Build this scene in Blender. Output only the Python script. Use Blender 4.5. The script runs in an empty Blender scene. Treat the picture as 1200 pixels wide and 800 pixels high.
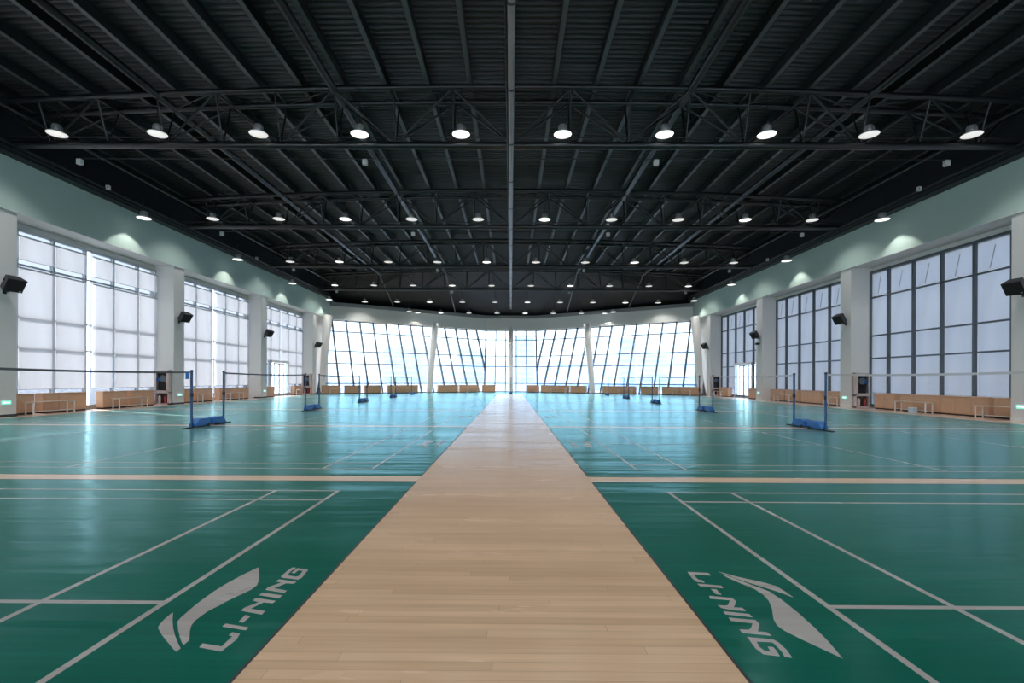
import bpy, math, random
from mathutils import Vector, Matrix
random.seed(4)
sc = bpy.context.scene
COL = sc.collection

# ---------------------------------------------------------------- camera, sky, sun, exposure
cam_d = bpy.data.cameras.new('camera'); cam = bpy.data.objects.new('camera', cam_d); COL.objects.link(cam)
cam_d.sensor_width = 36.0; cam_d.sensor_fit = 'HORIZONTAL'; cam_d.lens = 580.42/1200*36
cam_d.shift_x = 4.8/1200; cam_d.shift_y = 44.62/1200
cam_d.clip_start = 0.05; cam_d.clip_end = 3000
cam.matrix_world = (Matrix.Translation((0, 0, 1.3684)) @ Matrix.Rotation(.0059, 4, 'Z')
                    @ Matrix.Rotation(math.pi/2, 4, 'X') @ Matrix.Rotation(.004, 4, 'Z'))
sc.camera = cam
sc.view_settings.view_transform = 'Standard'
sc.view_settings.look = 'None'
sc.view_settings.gamma = 1.0
sc.view_settings.use_curve_mapping = False
sc.view_settings.exposure = 1.0
SUN_DIR = Vector((-.78, .42, .62)).normalized()      # towards the sun
SUN_STRENGTH = 6.5
SKY_STRENGTH = 3.0
LAMP_GLOW = 0.8
LAMP_WATTS = 150
world = bpy.data.worlds.new('sky'); sc.world = world; world.use_nodes = True
wn = world.node_tree.nodes; wl = world.node_tree.links; wn.clear()
wo = wn.new('ShaderNodeOutputWorld'); bg = wn.new('ShaderNodeBackground'); tc = wn.new('ShaderNodeTexCoord')
sx = wn.new('ShaderNodeSeparateXYZ'); rp = wn.new('ShaderNodeValToRGB')
wl.new(tc.outputs['Generated'], sx.inputs[0]); wl.new(sx.outputs['Z'], rp.inputs[0])
rp.color_ramp.elements[0].position = 0.0; rp.color_ramp.elements[0].color = (.93, .97, 1.0, 1)
rp.color_ramp.elements[1].position = .75; rp.color_ramp.elements[1].color = (.36, .54, .86, 1)
e = rp.color_ramp.elements.new(.18); e.color = (.76, .87, 1.0, 1)
wl.new(rp.outputs[0], bg.inputs[0]); wl.new(bg.outputs[0], wo.inputs[0]); bg.inputs[1].default_value = SKY_STRENGTH
sd = bpy.data.lights.new('sun', 'SUN'); sd.energy = SUN_STRENGTH; sd.angle = math.radians(1.5); sd.color = (1, .95, .88)
so = bpy.data.objects.new('sun', sd); COL.objects.link(so)
so.rotation_euler = SUN_DIR.to_track_quat('Z', 'Y').to_euler(); so.location = (-60, 60, 60)
def portal(name, loc, rot, w, h):
    d = bpy.data.lights.new(name, 'AREA'); d.shape = 'RECTANGLE'; d.size = w; d.size_y = h; d.energy = 1
    o = bpy.data.objects.new(name, d); COL.objects.link(o); o.location = loc; o.rotation_euler = rot
    d.cycles.is_portal = True
# sampling portals in the openings (they add no light of their own)
portal('sky_portal', (0, -4.4, 3.8), (math.pi/2, 0, 0), 35, 7.3)
portal('sky_portal', (0, 59.5, 3.6), (-math.pi/2, 0, 0), 40, 7.6)
portal('sky_portal', (-19.3, 22, 3.6), (0, -math.pi/2, 0), 7.4, 48)
portal('sky_portal', (19.3, 22, 3.6), (0, math.pi/2, 0), 7.4, 48)
sc.cycles.use_denoising = True
sc.cycles.max_bounces = 8; sc.cycles.diffuse_bounces = 4; sc.cycles.glossy_bounces = 3
sc.cycles.transparent_max_bounces = 24; sc.cycles.transmission_bounces = 4
sc.cycles.sample_clamp_indirect = 6.0
sc.cycles.caustics_reflective = False; sc.cycles.caustics_refractive = False

# ---------------------------------------------------------------- helpers
class MB:
    def __init__(s): s.v = []; s.f = []; s.sm = []; s.mi = []; s.m = 0
    def _add(s, vs, fs, sm=False):
        b = len(s.v); s.v += [tuple(p) for p in vs]
        for f in fs: s.f.append(tuple(b+i for i in f)); s.sm.append(sm); s.mi.append(s.m)
    def box(s, x0, x1, y0, y1, z0, z1):
        s._add([(x0,y0,z0),(x1,y0,z0),(x1,y1,z0),(x0,y1,z0),(x0,y0,z1),(x1,y0,z1),(x1,y1,z1),(x0,y1,z1)],
               [(0,3,2,1),(4,5,6,7),(0,1,5,4),(1,2,6,5),(2,3,7,6),(3,0,4,7)]); return s
    def bar(s, p, q, w, d, side=None):
        """rectangular bar from p to q; w measured along `side`, d across"""
        p = Vector(p); q = Vector(q); a = (q-p).normalized()
        side = Vector(side) if side else (Vector((0,0,1)) if abs(a.z) < .9 else Vector((1,0,0)))
        side = (side - a*side.dot(a)).normalized(); up = a.cross(side)
        vs = []
        for c in (p, q):
            for i, j in ((-1,-1),(1,-1),(1,1),(-1,1)): vs.append(c + side*(w/2*i) + up*(d/2*j))
        s._add(vs, [(0,3,2,1),(4,5,6,7),(0,1,5,4),(1,2,6,5),(2,3,7,6),(3,0,4,7)]); return s
    def tube(s, p, q, r, r2=None, n=10, cap=True):
        p = Vector(p); q = Vector(q); r2 = r if r2 is None else r2
        a = (q-p).normalized(); t = Vector((0,0,1)) if abs(a.z) < .9 else Vector((1,0,0))
        u = a.cross(t).normalized(); w = a.cross(u)
        vs = []
        for c, rr in ((p, r), (q, r2)):
            for i in range(n):
                an = 2*math.pi*i/n; vs.append(c + u*(rr*math.cos(an)) + w*(rr*math.sin(an)))
        s._add(vs, [(i, (i+1) % n, n+(i+1) % n, n+i) for i in range(n)], True)
        if cap: s._add(vs, [tuple(range(n-1, -1, -1)), tuple(range(n, 2*n))])
        return s
    def path(s, pts, r, n=10):
        pts = [Vector(p) for p in pts]; rings = []
        for i, p in enumerate(pts):
            a = (pts[min(i+1, len(pts)-1)] - pts[max(i-1, 0)]).normalized()
            t = Vector((0,0,1)) if abs(a.z) < .9 else Vector((1,0,0))
            u = a.cross(t).normalized(); w = a.cross(u)
            rings.append([p + u*(r*math.cos(2*math.pi*k/n)) + w*(r*math.sin(2*math.pi*k/n)) for k in range(n)])
        vs = [v for g in rings for v in g]; fs = []
        for i in range(len(pts)-1):
            for k in range(n): fs.append((i*n+k, i*n+(k+1) % n, (i+1)*n+(k+1) % n, (i+1)*n+k))
        s._add(vs, fs, True)
        s._add(rings[0], [tuple(range(n-1, -1, -1))]); s._add(rings[-1], [tuple(range(n))]); return s
    def lathe(s, prof, c=(0,0,0), n=20):
        cx, cy, cz = c; vs = []; fs = []
        for r, z in prof:
            for k in range(n): vs.append((cx+r*math.cos(2*math.pi*k/n), cy+r*math.sin(2*math.pi*k/n), cz+z))
        for i in range(len(prof)-1):
            for k in range(n): fs.append((i*n+k, i*n+(k+1) % n, (i+1)*n+(k+1) % n, (i+1)*n+k))
        s._add(vs, fs, True); return s
    def prism(s, poly, z0, z1):
        ar = sum(poly[i-1][0]*poly[i][1]-poly[i][0]*poly[i-1][1] for i in range(len(poly)))
        if ar < 0: poly = poly[::-1]
        n = len(poly); vs = [(x, y, z0) for x, y in poly] + [(x, y, z1) for x, y in poly]
        s._add(vs, [tuple(range(n-1, -1, -1)), tuple(range(n, 2*n))] + [(i, (i+1) % n, n+(i+1) % n, n+i) for i in range(n)]); return s
    def hull(s, quads):
        """side-by-side list of closed faces given as point lists"""
        for q in quads: s._add(q, [tuple(range(len(q)))])
        return s
    def build(s, name, mat, parent=None, bevel=0):
        me = bpy.data.meshes.new(name); me.from_pydata(s.v, [], s.f)
        me.polygons.foreach_set('use_smooth', s.sm)
        for m in (mat if isinstance(mat, (list, tuple)) else [mat]): me.materials.append(m)
        me.polygons.foreach_set('material_index', s.mi); me.update()
        o = bpy.data.objects.new(name, me); COL.objects.link(o)
        if parent: o.parent = parent
        if bevel:
            b = o.modifiers.new('bevel', 'BEVEL'); b.width = bevel; b.segments = 2; b.limit_method = 'ANGLE'
        return o
def tag(o, label=None, cat=None, group=None, kind=None):
    if label: o['label'] = label
    if cat: o['category'] = cat
    if group: o['group'] = group
    if kind: o['kind'] = kind
    return o
def thing(name, label, cat, loc=(0,0,0), rz=0, group=None):
    o = bpy.data.objects.new(name, None); COL.objects.link(o); o.location = loc; o.rotation_euler = (0,0,rz)
    o.empty_display_size = .2
    return tag(o, label, cat, group)
def struct(o): o['kind'] = 'structure'; return o
def copy_tree(o, parent=None):
    c = o.copy(); COL.objects.link(c)
    if parent: c.parent = parent
    for ch in list(KIDS.get(o.name, [])):
        KIDS.setdefault(c.name, []).append(copy_tree(ch, c))
    return c
KIDS = {}
def remember(root):
    for o in COL.objects:
        if o.parent: KIDS.setdefault(o.parent.name, [])
    KIDS.clear()
    for o in COL.objects:
        if o.parent: KIDS.setdefault(o.parent.name, []).append(o)
ORD = ['first', 'second', 'third', 'fourth', 'fifth', 'sixth', 'seventh', 'eighth', 'ninth', 'tenth', 'eleventh', 'twelfth', 'thirteenth', 'fourteenth']

# ---------------------------------------------------------------- materials
def mat(name, col, rough=.5, metal=0.0, spec=.5, noise=None, bump=0):
    m = bpy.data.materials.new(name); m.use_nodes = True; nt = m.node_tree; b = nt.nodes['Principled BSDF']
    b.inputs['Base Color'].default_value = (*col, 1); b.inputs['Roughness'].default_value = rough
    b.inputs['Metallic'].default_value = metal; b.inputs['Specular IOR Level'].default_value = spec
    if noise:
        sc_, amt = noise
        t = nt.nodes.new('ShaderNodeTexCoord'); n = nt.nodes.new('ShaderNodeTexNoise'); n.inputs['Scale'].default_value = sc_
        n.inputs['Detail'].default_value = 5
        nt.links.new(t.outputs['Object'], n.inputs['Vector'])
        mx = nt.nodes.new('ShaderNodeMix'); mx.data_type = 'RGBA'
        mx.inputs[6].default_value = (*[c*(1-amt) for c in col], 1); mx.inputs[7].default_value = (*[min(1, c*(1+amt)) for c in col], 1)
        nt.links.new(n.outputs['Fac'], mx.inputs[0]); nt.links.new(mx.outputs[2], b.inputs['Base Color'])
        if bump:
            bp = nt.nodes.new('ShaderNodeBump'); bp.inputs['Strength'].default_value = bump; bp.inputs['Distance'].default_value = .01
            nt.links.new(n.outputs['Fac'], bp.inputs['Height']); nt.links.new(bp.outputs[0], b.inputs['Normal'])
    return m
def emis(name, col, strength):
    m = bpy.data.materials.new(name); m.use_nodes = True; b = m.node_tree.nodes['Principled BSDF']
    b.inputs['Base Color'].default_value = (*col, 1); b.inputs['Emission Color'].default_value = (*col, 1)
    b.inputs['Emission Strength'].default_value = strength; return m
def glass_mat(name, tint=(1,1,1), gloss=.9):
    m = bpy.data.materials.new(name); m.use_nodes = True; nt = m.node_tree; nt.nodes.clear()
    out = nt.nodes.new('ShaderNodeOutputMaterial'); tr = nt.nodes.new('ShaderNodeBsdfTransparent'); gl = nt.nodes.new('ShaderNodeBsdfGlossy')
    fr = nt.nodes.new('ShaderNodeFresnel'); fr.inputs[0].default_value = 1.35; mx = nt.nodes.new('ShaderNodeMixShader')
    tr.inputs[0].default_value = (*tint, 1); gl.inputs['Roughness'].default_value = .02
    ge = nt.nodes.new('ShaderNodeNewGeometry'); ma = nt.nodes.new('ShaderNodeMath'); ma.operation = 'MULTIPLY_ADD'
    ma.inputs[1].default_value = 1/1.2-1.2; ma.inputs[2].default_value = 1.2      # both faces of the pane reflect alike
    nt.links.new(ge.outputs['Backfacing'], ma.inputs[0]); nt.links.new(ma.outputs[0], fr.inputs[0])
    nt.links.new(fr.outputs[0], mx.inputs[0]); nt.links.new(tr.outputs[0], mx.inputs[1]); nt.links.new(gl.outputs[0], mx.inputs[2])
    nt.links.new(mx.outputs[0], out.inputs[0]); return m
def blind_mat(name, tcol, dcol, clear=.04):
    m = bpy.data.materials.new(name); m.use_nodes = True; nt = m.node_tree; nt.nodes.clear()
    out = nt.nodes.new('ShaderNodeOutputMaterial'); t = nt.nodes.new('ShaderNodeBsdfTranslucent'); d = nt.nodes.new('ShaderNodeBsdfDiffuse')
    a = nt.nodes.new('ShaderNodeAddShader'); tr = nt.nodes.new('ShaderNodeBsdfTransparent'); mx = nt.nodes.new('ShaderNodeMixShader')
    tco = nt.nodes.new('ShaderNodeTexCoord'); mp = nt.nodes.new('ShaderNodeMapping'); mp.inputs['Scale'].default_value = (1, 1.3, .25)
    no = nt.nodes.new('ShaderNodeTexNoise'); no.inputs['Scale'].default_value = 1.1; no.inputs['Detail'].default_value = 3
    nt.links.new(tco.outputs['Object'], mp.inputs[0]); nt.links.new(mp.outputs[0], no.inputs['Vector'])
    mr = nt.nodes.new('ShaderNodeMapRange'); mr.inputs[1].default_value = .3; mr.inputs[2].default_value = .7; mr.inputs[3].default_value = .9; mr.inputs[4].default_value = 1.0
    nt.links.new(no.outputs['Fac'], mr.inputs[0])
    mc = nt.nodes.new('ShaderNodeMix'); mc.data_type = 'RGBA'; mc.blend_type = 'MULTIPLY'; mc.inputs[0].default_value = 1
    mc.inputs[6].default_value = (*tcol, 1); nt.links.new(mr.outputs[0], mc.inputs[7]); nt.links.new(mc.outputs[2], t.inputs[0])
    d.inputs[0].default_value = (*dcol, 1)
    nt.links.new(t.outputs[0], a.inputs[0]); nt.links.new(d.outputs[0], a.inputs[1])
    mx.inputs[0].default_value = clear
    nt.links.new(a.outputs[0], mx.inputs[1]); nt.links.new(tr.outputs[0], mx.inputs[2]); nt.links.new(mx.outputs[0], out.inputs[0])
    return m
def floor_mat(name, c1, c2, seamcol, rough=.2, tilt=.016, seam=.5, grain=.10, gloss=.95, tint=(1,1,1)):
    """lacquered boards laid across the hall, joints at random; every board lies a touch differently, so reflections break into streaks"""
    m = bpy.data.materials.new(name); m.use_nodes = True; nt = m.node_tree; N = nt.nodes; L = nt.links; b = N['Principled BSDF']; out = N['Material Output']
    t = N.new('ShaderNodeTexCoord'); sp = N.new('ShaderNodeSeparateXYZ'); L.new(t.outputs['Object'], sp.inputs[0])
    def mth(op, a, b_=None, c=None):
        n = N.new('ShaderNodeMath'); n.operation = op
        for i, v in enumerate((a, b_, c)):
            if v is None: continue
            if isinstance(v, (int, float)): n.inputs[i].default_value = v
            else: L.new(v, n.inputs[i])
        return n.outputs[0]
    yy = mth('DIVIDE', sp.outputs['Y'], .075); row = mth('FLOOR', yy); fy = mth('FRACT', yy)
    w1 = N.new('ShaderNodeTexWhiteNoise'); w1.noise_dimensions = '1D'; L.new(row, w1.inputs['W'])
    xx = mth('ADD', mth('DIVIDE', sp.outputs['X'], 2.3), mth('MULTIPLY', w1.outputs['Value'], 13.0)); col = mth('FLOOR', xx); fx = mth('FRACT', xx)
    cb = N.new('ShaderNodeCombineXYZ'); L.new(row, cb.inputs[0]); L.new(col, cb.inputs[1])
    w2 = N.new('ShaderNodeTexWhiteNoise'); w2.noise_dimensions = '2D'; L.new(cb.outputs[0], w2.inputs['Vector'])
    rnd = w2.outputs['Value']
    sm = mth('MAXIMUM', mth('LESS_THAN', fy, .030), mth('LESS_THAN', fx, .0013))
    mp = N.new('ShaderNodeMapping'); mp.inputs['Scale'].default_value = (1.2, 26, 1); L.new(t.outputs['Object'], mp.inputs[0])
    no = N.new('ShaderNodeTexNoise'); no.inputs['Scale'].default_value = 1; no.inputs['Detail'].default_value = 6; L.new(mp.outputs[0], no.inputs['Vector'])
    mp2 = N.new('ShaderNodeMapping'); mp2.inputs['Scale'].default_value = (.35, 1.6, 1); L.new(t.outputs['Object'], mp2.inputs[0])
    no2 = N.new('ShaderNodeTexNoise'); no2.inputs['Scale'].default_value = 1; no2.inputs['Detail'].default_value = 4; L.new(mp2.outputs[0], no2.inputs['Vector'])
    def rng(v, a, c, d, e):
        n = N.new('ShaderNodeMapRange'); L.new(v, n.inputs[0])
        for i, q in enumerate((a, c, d, e)): n.inputs[i+1].default_value = q
        return n.outputs[0]
    mc = N.new('ShaderNodeMix'); mc.data_type = 'RGBA'; L.new(rnd, mc.inputs[0]); mc.inputs[6].default_value = (*c1, 1); mc.inputs[7].default_value = (*c2, 1)
    mg = N.new('ShaderNodeMix'); mg.data_type = 'RGBA'; mg.blend_type = 'MULTIPLY'; mg.inputs[0].default_value = 1
    L.new(mc.outputs[2], mg.inputs[6]); L.new(mth('MULTIPLY', rng(no.outputs['Fac'], .25, .75, 1-grain, 1+grain), rng(no2.outputs['Fac'], .3, .7, .93, 1.07)), mg.inputs[7])
    ms = N.new('ShaderNodeMix'); ms.data_type = 'RGBA'; L.new(mth('MULTIPLY', sm, seam), ms.inputs[0]); L.new(mg.outputs[2], ms.inputs[6]); ms.inputs[7].default_value = (*seamcol, 1)
    N.remove(b)
    ty = mth('ADD', mth('MULTIPLY_ADD', rnd, tilt*2, -tilt), mth('MULTIPLY_ADD', no.outputs['Fac'], tilt*3, -tilt*1.5))
    cx = N.new('ShaderNodeCombineXYZ'); L.new(ty, cx.inputs[1]); cx.inputs[2].default_value = 1
    nv = N.new('ShaderNodeVectorMath'); nv.operation = 'NORMALIZE'; L.new(cx.outputs[0], nv.inputs[0])
    g1 = N.new('ShaderNodeBsdfGlossy'); g2 = N.new('ShaderNodeBsdfGlossy'); fr = N.new('ShaderNodeFresnel'); fr.inputs[0].default_value = 1.38
    for g in (g1, g2): g.inputs[0].default_value = (*tint, 1); L.new(nv.outputs[0], g.inputs['Normal'])
    L.new(rng(no2.outputs['Fac'], .3, .7, rough*.8, rough*1.25), g1.inputs['Roughness']); g2.inputs['Roughness'].default_value = .42
    gm = N.new('ShaderNodeMixShader'); gm.inputs[0].default_value = .25; L.new(g1.outputs[0], gm.inputs[1]); L.new(g2.outputs[0], gm.inputs[2])
    df = N.new('ShaderNodeBsdfDiffuse'); L.new(ms.outputs[2], df.inputs[0]); mx = N.new('ShaderNodeMixShader'); L.new(mth('MULTIPLY', fr.outputs[0], gloss), mx.inputs[0])
    L.new(df.outputs[0], mx.inputs[1]); L.new(gm.outputs[0], mx.inputs[2]); L.new(mx.outputs[0], out.inputs[0])
    return m
M = {}
M['wood_floor'] = floor_mat('maple_boards', (.71,.445,.255), (.61,.375,.205), (.24,.13,.075), rough=.24, grain=.09, seam=.5)
M['strip_wood'] = floor_mat('maple_strip', (.74,.50,.31), (.66,.44,.27), (.22,.13,.08), rough=.24, grain=.06, seam=.2)
M['green'] = floor_mat('green_court_coating', (.0015,.112,.068), (.0012,.098,.058), (.002,.06,.03), rough=.19, grain=.10, seam=.4, tilt=.030, tint=(.58,.92,.95))
M['line'] = floor_mat('white_line_paint', (.43,.37,.32), (.40,.34,.29), (.35,.30,.26), rough=.26, grain=.05, seam=.2, tint=(.85,.95,1))
M['dark_seam'] = mat('dark_seam', (.02,.03,.03), .5)
M['wall'] = mat('white_wall_paint', (.76,.77,.75), .75, noise=(.5,.03))
M['endwall'] = mat('bright_end_wall_paint', (.84,.86,.83), .75, noise=(.5,.03))  # same wall paint, lightened at the end to stand in for light
M['band'] = mat('pale_sage_wall_paint', (.55,.70,.64), .7, noise=(.4,.04))
M['white'] = mat('white_enamel', (.80,.80,.79), .4, noise=(3,.03))
M['alu'] = mat('light_aluminium', (.55,.57,.58), .35, .4, noise=(4,.05))
M['alu_dark'] = mat('grey_window_frame', (.10,.115,.125), .4, .2, noise=(4,.08))
M['black'] = mat('black_steel_paint', (.014,.015,.016), .42, .0, .5, noise=(2,.2))
M['purlin'] = mat('blue_grey_purlin_paint', (.030,.033,.036), .4, .2, .5, noise=(2,.15))  # web colour darkened to carry the shade on its sides
M['flange'] = mat('galvanised_purlin_flange', (.10,.11,.117), .45, .2, .5, noise=(2,.15))  # flange colour lightened against the shaded web; hip struts share it
M['steel'] = mat('dark_grey_steel_paint', (.020,.022,.024), .30, .2, .7, noise=(2,.15))
M['pipe'] = mat('galvanised_dark_pipe', (.33,.30,.28), .35, .2, .5, noise=(3,.15))
M['deck'] = mat('dark_corrugated_deck', (.045,.048,.050), .5, .2, .5, noise=(.7,.25))
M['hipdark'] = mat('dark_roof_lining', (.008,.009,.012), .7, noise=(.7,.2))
M['cover'] = mat('orange_brown_wood_panel', (.66,.40,.245), .5, noise=(3,.18))
M['benchwood'] = mat('pale_bench_slats', (.62,.52,.42), .5, noise=(5,.1))
M['benchframe'] = mat('white_bench_frame', (.82,.80,.76), .4, noise=(5,.04))
M['postblue'] = mat('dark_blue_post_enamel', (.005,.060,.17), .35, noise=(6,.1))
M['weight'] = mat('bright_blue_weight_box', (.012,.13,.42), .45, noise=(5,.1))
M['rubber'] = mat('black_rubber', (.012,.012,.012), .6, noise=(8,.2))
M['tape'] = mat('white_net_tape', (.62,.62,.62), .7, noise=(9,.05))
M['tapedark'] = mat('dark_net_tape', (.10,.11,.12), .7, noise=(9,.05))  # the white tape with the left side's shade put into its colour
M['speaker'] = mat('black_speaker_shell', (.012,.013,.016), .45, noise=(9,.15))
M['grille'] = mat('black_speaker_grille', (.006,.007,.009), .7, noise=(60,.5))
M['red'] = mat('red_cylinder_enamel', (.35,.02,.015), .35, noise=(6,.1))
M['cabinet'] = mat('pinkish_white_cabinet', (.62,.52,.50), .4, noise=(4,.06))
M['cabdark'] = mat('cabinet_interior', (.045,.030,.028), .6, noise=(5,.2))
M['grey'] = mat('mid_grey_plastic', (.30,.30,.31), .5, noise=(5,.08))
M['housing'] = mat('grey_cast_lamp_housing', (.36,.36,.36), .4, .4, noise=(8,.1))
M['lampglow'] = emis('lamp_diffuser', (1,.99,.96), LAMP_GLOW)
M['lampglow_dim'] = emis('lamp_diffuser_dim', (1,.98,.95), LAMP_GLOW*.42)
M['green_sign'] = emis('green_exit_sign_face', (.25,.75,.60), .45)
M['sign_white'] = emis('exit_sign_symbol', (.85,1,.95), .8)
M['blind'] = blind_mat('white_roller_fabric', (.66,.64,.62), (.30,.30,.30), .012)
M['glass'] = glass_mat('clear_glass', (.96,.98,.98))
M['backglass'] = glass_mat('back_window_glass', (.82,.82,.80))  # glass of the window added behind the camera
M['sideglass'] = glass_mat('tinted_side_glass', (.42,.43,.45))  # tint added to balance daylight against the interior
M['solar'] = glass_mat('solar_control_glass', (.60,.67,.73))  # blue tint added to dim and colour the daylight
M['doorglass'] = glass_mat('door_glass', (.80,.86,.90))
M['terrace'] = mat('pale_concrete', (.62,.61,.58), .8, noise=(.3,.06))
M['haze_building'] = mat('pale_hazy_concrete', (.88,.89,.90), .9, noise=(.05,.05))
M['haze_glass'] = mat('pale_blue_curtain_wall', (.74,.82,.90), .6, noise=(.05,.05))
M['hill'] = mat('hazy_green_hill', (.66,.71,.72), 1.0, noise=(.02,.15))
M['water'] = mat('blue_water', (.20,.36,.62), .35, noise=(.05,.1))
M['shrub'] = mat('pale_shrub_leaves', (.36,.48,.38), .9, noise=(.8,.3))
M['bluething'] = mat('blue_plastic', (.02,.18,.55), .5, noise=(6,.1))
M['palebox'] = mat('pale_blue_carton', (.50,.66,.80), .6, noise=(6,.05))
def net_mat():
    m = bpy.data.materials.new('fine_net_mesh'); m.use_nodes = True; nt = m.node_tree; nt.nodes.clear()
    out = nt.nodes.new('ShaderNodeOutputMaterial'); tr = nt.nodes.new('ShaderNodeBsdfTransparent'); d = nt.nodes.new('ShaderNodeBsdfDiffuse')
    d.inputs[0].default_value = (.12,.07,.05,1); mx = nt.nodes.new('ShaderNodeMixShader')
    tcn = nt.nodes.new('ShaderNodeTexCoord'); sp = nt.nodes.new('ShaderNodeSeparateXYZ'); nt.links.new(tcn.outputs['Object'], sp.inputs[0])
    outs = []
    for ax in ('Y', 'Z'):
        a = nt.nodes.new('ShaderNodeMath'); a.operation = 'PINGPONG'; a.inputs[1].default_value = .01; nt.links.new(sp.outputs[ax], a.inputs[0])
        c = nt.nodes.new('ShaderNodeMath'); c.operation = 'LESS_THAN'; c.inputs[1].default_value = .00028; nt.links.new(a.outputs[0], c.inputs[0]); outs.append(c)
    mm = nt.nodes.new('ShaderNodeMath'); mm.operation = 'MAXIMUM'; nt.links.new(outs[0].outputs[0], mm.inputs[0]); nt.links.new(outs[1].outputs[0], mm.inputs[1])
    nt.links.new(mm.outputs[0], mx.inputs[0]); nt.links.new(tr.outputs[0], mx.inputs[1]); nt.links.new(d.outputs[0], mx.inputs[2]); nt.links.new(mx.outputs[0], out.inputs[0])
    return m
M['net'] = net_mat()

# ---------------------------------------------------------------- dimensions of the hall
XP = 17.5      # inner face of the pillars
XW = 18.5      # window plane
ZB = 7.18      # underside of the wall band
ZT = 9.0       # top of the wall band
YB = -4.0      # back wall
PIT = 9.0      # bay
XL_A, XR_A = -1.2604, 1.0925
P = 7.5555; YC = 3.0093
NXL, NXR = -8.7838, 8.6077
ZG = 7.1
def facY(x, z):     # leaning end glazing
    t = (ZG-z)/ZG
    return 48.0 + (17.4-max(abs(x), 2.9))*.676 - 3.6*t
# ---------------------------------------------------------------- floor
fl = MB().box(-19.2, 19.2, YB-.2, 60, -.3, 0).build('floor', M['wood_floor']); struct(fl)
ex0, ex1 = -16.9, 16.3
ys = [6.8133 + P*k for k in range(-1, 6)]
g = MB()
for k in range(len(ys)):
    y0 = ys[k]+.18; y1 = ys[k+1]-.18 if k+1 < len(ys) else 45.3
    g.box(ex0, XL_A, y0, y1, -.01, .0015); g.box(XR_A, ex1, y0, y1, -.01, .0015)
g.box(ex0, XL_A, YB+.1, ys[0]-.18, -.01, .0015); g.box(XR_A, ex1, YB+.1, ys[0]-.18, -.01, .0015)
g.prism([(ex0, 45.3), (XL_A, 45.3), (XL_A, 46.9), (XR_A, 46.9), (XR_A, 45.3), (ex1, 45.3), (15.2, 45.3), (3, 53.3), (-3, 53.3), (-15.2, 45.3)][0:5]
        + [(XR_A, 45.3), (15.2, 45.3), (3, 53.3), (-3, 53.3), (-15.2, 45.3)], -.01, .0015)
g.build('green_coating', M['green'], fl)
st = MB()
for y in ys:
    st.box(ex0, XL_A-.0, y-.18, y+.18, -.01, .0012); st.box(XR_A, ex1, y-.18, y+.18, -.01, .0012)
st.build('divider_strip', M['strip_wood'], fl)
se = MB()
for x in (XL_A, XR_A):
    for k in range(len(ys)):
        y0 = ys[k]+.18; y1 = ys[k+1]-.18 if k+1 < len(ys) else 46.9
        se.box(x-.008, x+.008, y0, y1, -.005, .0022)
for y in ys:
    for dy in (-.18, .18):
        se.box(ex0, XL_A, y+dy-.010, y+dy+.010, -.005, .0022); se.box(XR_A, ex1, y+dy-.010, y+dy+.010, -.005, .0022)
se.build('dark_joint', M['dark_seam'], fl)
LOGO_L =[[(-1.822,3.574),(-1.764,3.472),(-1.707,3.357),(-1.675,3.267),(-1.676,3.206),(-1.704,3.123),(-1.734,3.044),(-1.750,2.977),(-1.772,2.909),(-1.776,2.845),(-1.777,2.786),(-1.763,2.732),(-1.730,2.667),(-1.682,2.591),(-1.672,2.569),(-1.671,2.530),(-1.698,2.554),(-1.748,2.613),(-1.803,2.682),(-1.868,2.773),(-1.878,2.816),(-1.885,2.880),(-1.896,2.965),(-1.899,3.056),(-1.899,3.164),(-1.889,3.280),(-1.865,3.418)],
[(-1.965,2.878),(-1.966,2.851),(-1.957,2.789),(-1.940,2.730),(-1.926,2.700),(-1.860,2.634),(-1.777,2.560),(-1.697,2.490),(-1.668,2.467),(-1.666,2.497),(-1.706,2.539),(-1.778,2.620),(-1.841,2.698),(-1.902,2.781)],
[(-1.583,2.544),(-1.468,2.516),(-1.471,2.620),(-1.495,2.626),(-1.495,2.658),(-1.445,2.643),(-1.431,2.583),(-1.445,2.472),(-1.578,2.509)],
[(-1.583,2.751),(-1.435,2.711),(-1.436,2.683),(-1.585,2.722)],
[(-1.529,2.852),(-1.492,2.839),(-1.494,2.765),(-1.524,2.777)],
[(-1.580,3.075),(-1.440,3.036),(-1.445,3.008),(-1.505,3.020),(-1.541,2.932),(-1.439,2.903),(-1.437,2.862),(-1.583,2.909),(-1.583,2.944),(-1.532,3.019),(-1.586,3.044)],
[(-1.578,3.151),(-1.435,3.115),(-1.438,3.077),(-1.582,3.118)],
[(-1.570,3.363),(-1.438,3.324),(-1.443,3.295),(-1.496,3.303),(-1.541,3.219),(-1.439,3.186),(-1.440,3.153),(-1.583,3.199),(-1.584,3.236),(-1.529,3.318),(-1.581,3.332)],
[(-1.549,3.574),(-1.576,3.573),(-1.583,3.528),(-1.583,3.414),(-1.564,3.395),(-1.443,3.365),(-1.431,3.397),(-1.445,3.537),(-1.534,3.564),(-1.538,3.481),(-1.514,3.468),(-1.510,3.527),(-1.474,3.516),(-1.463,3.423),(-1.478,3.409),(-1.551,3.434),(-1.556,3.515),(-1.552,3.543)],
]
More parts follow.
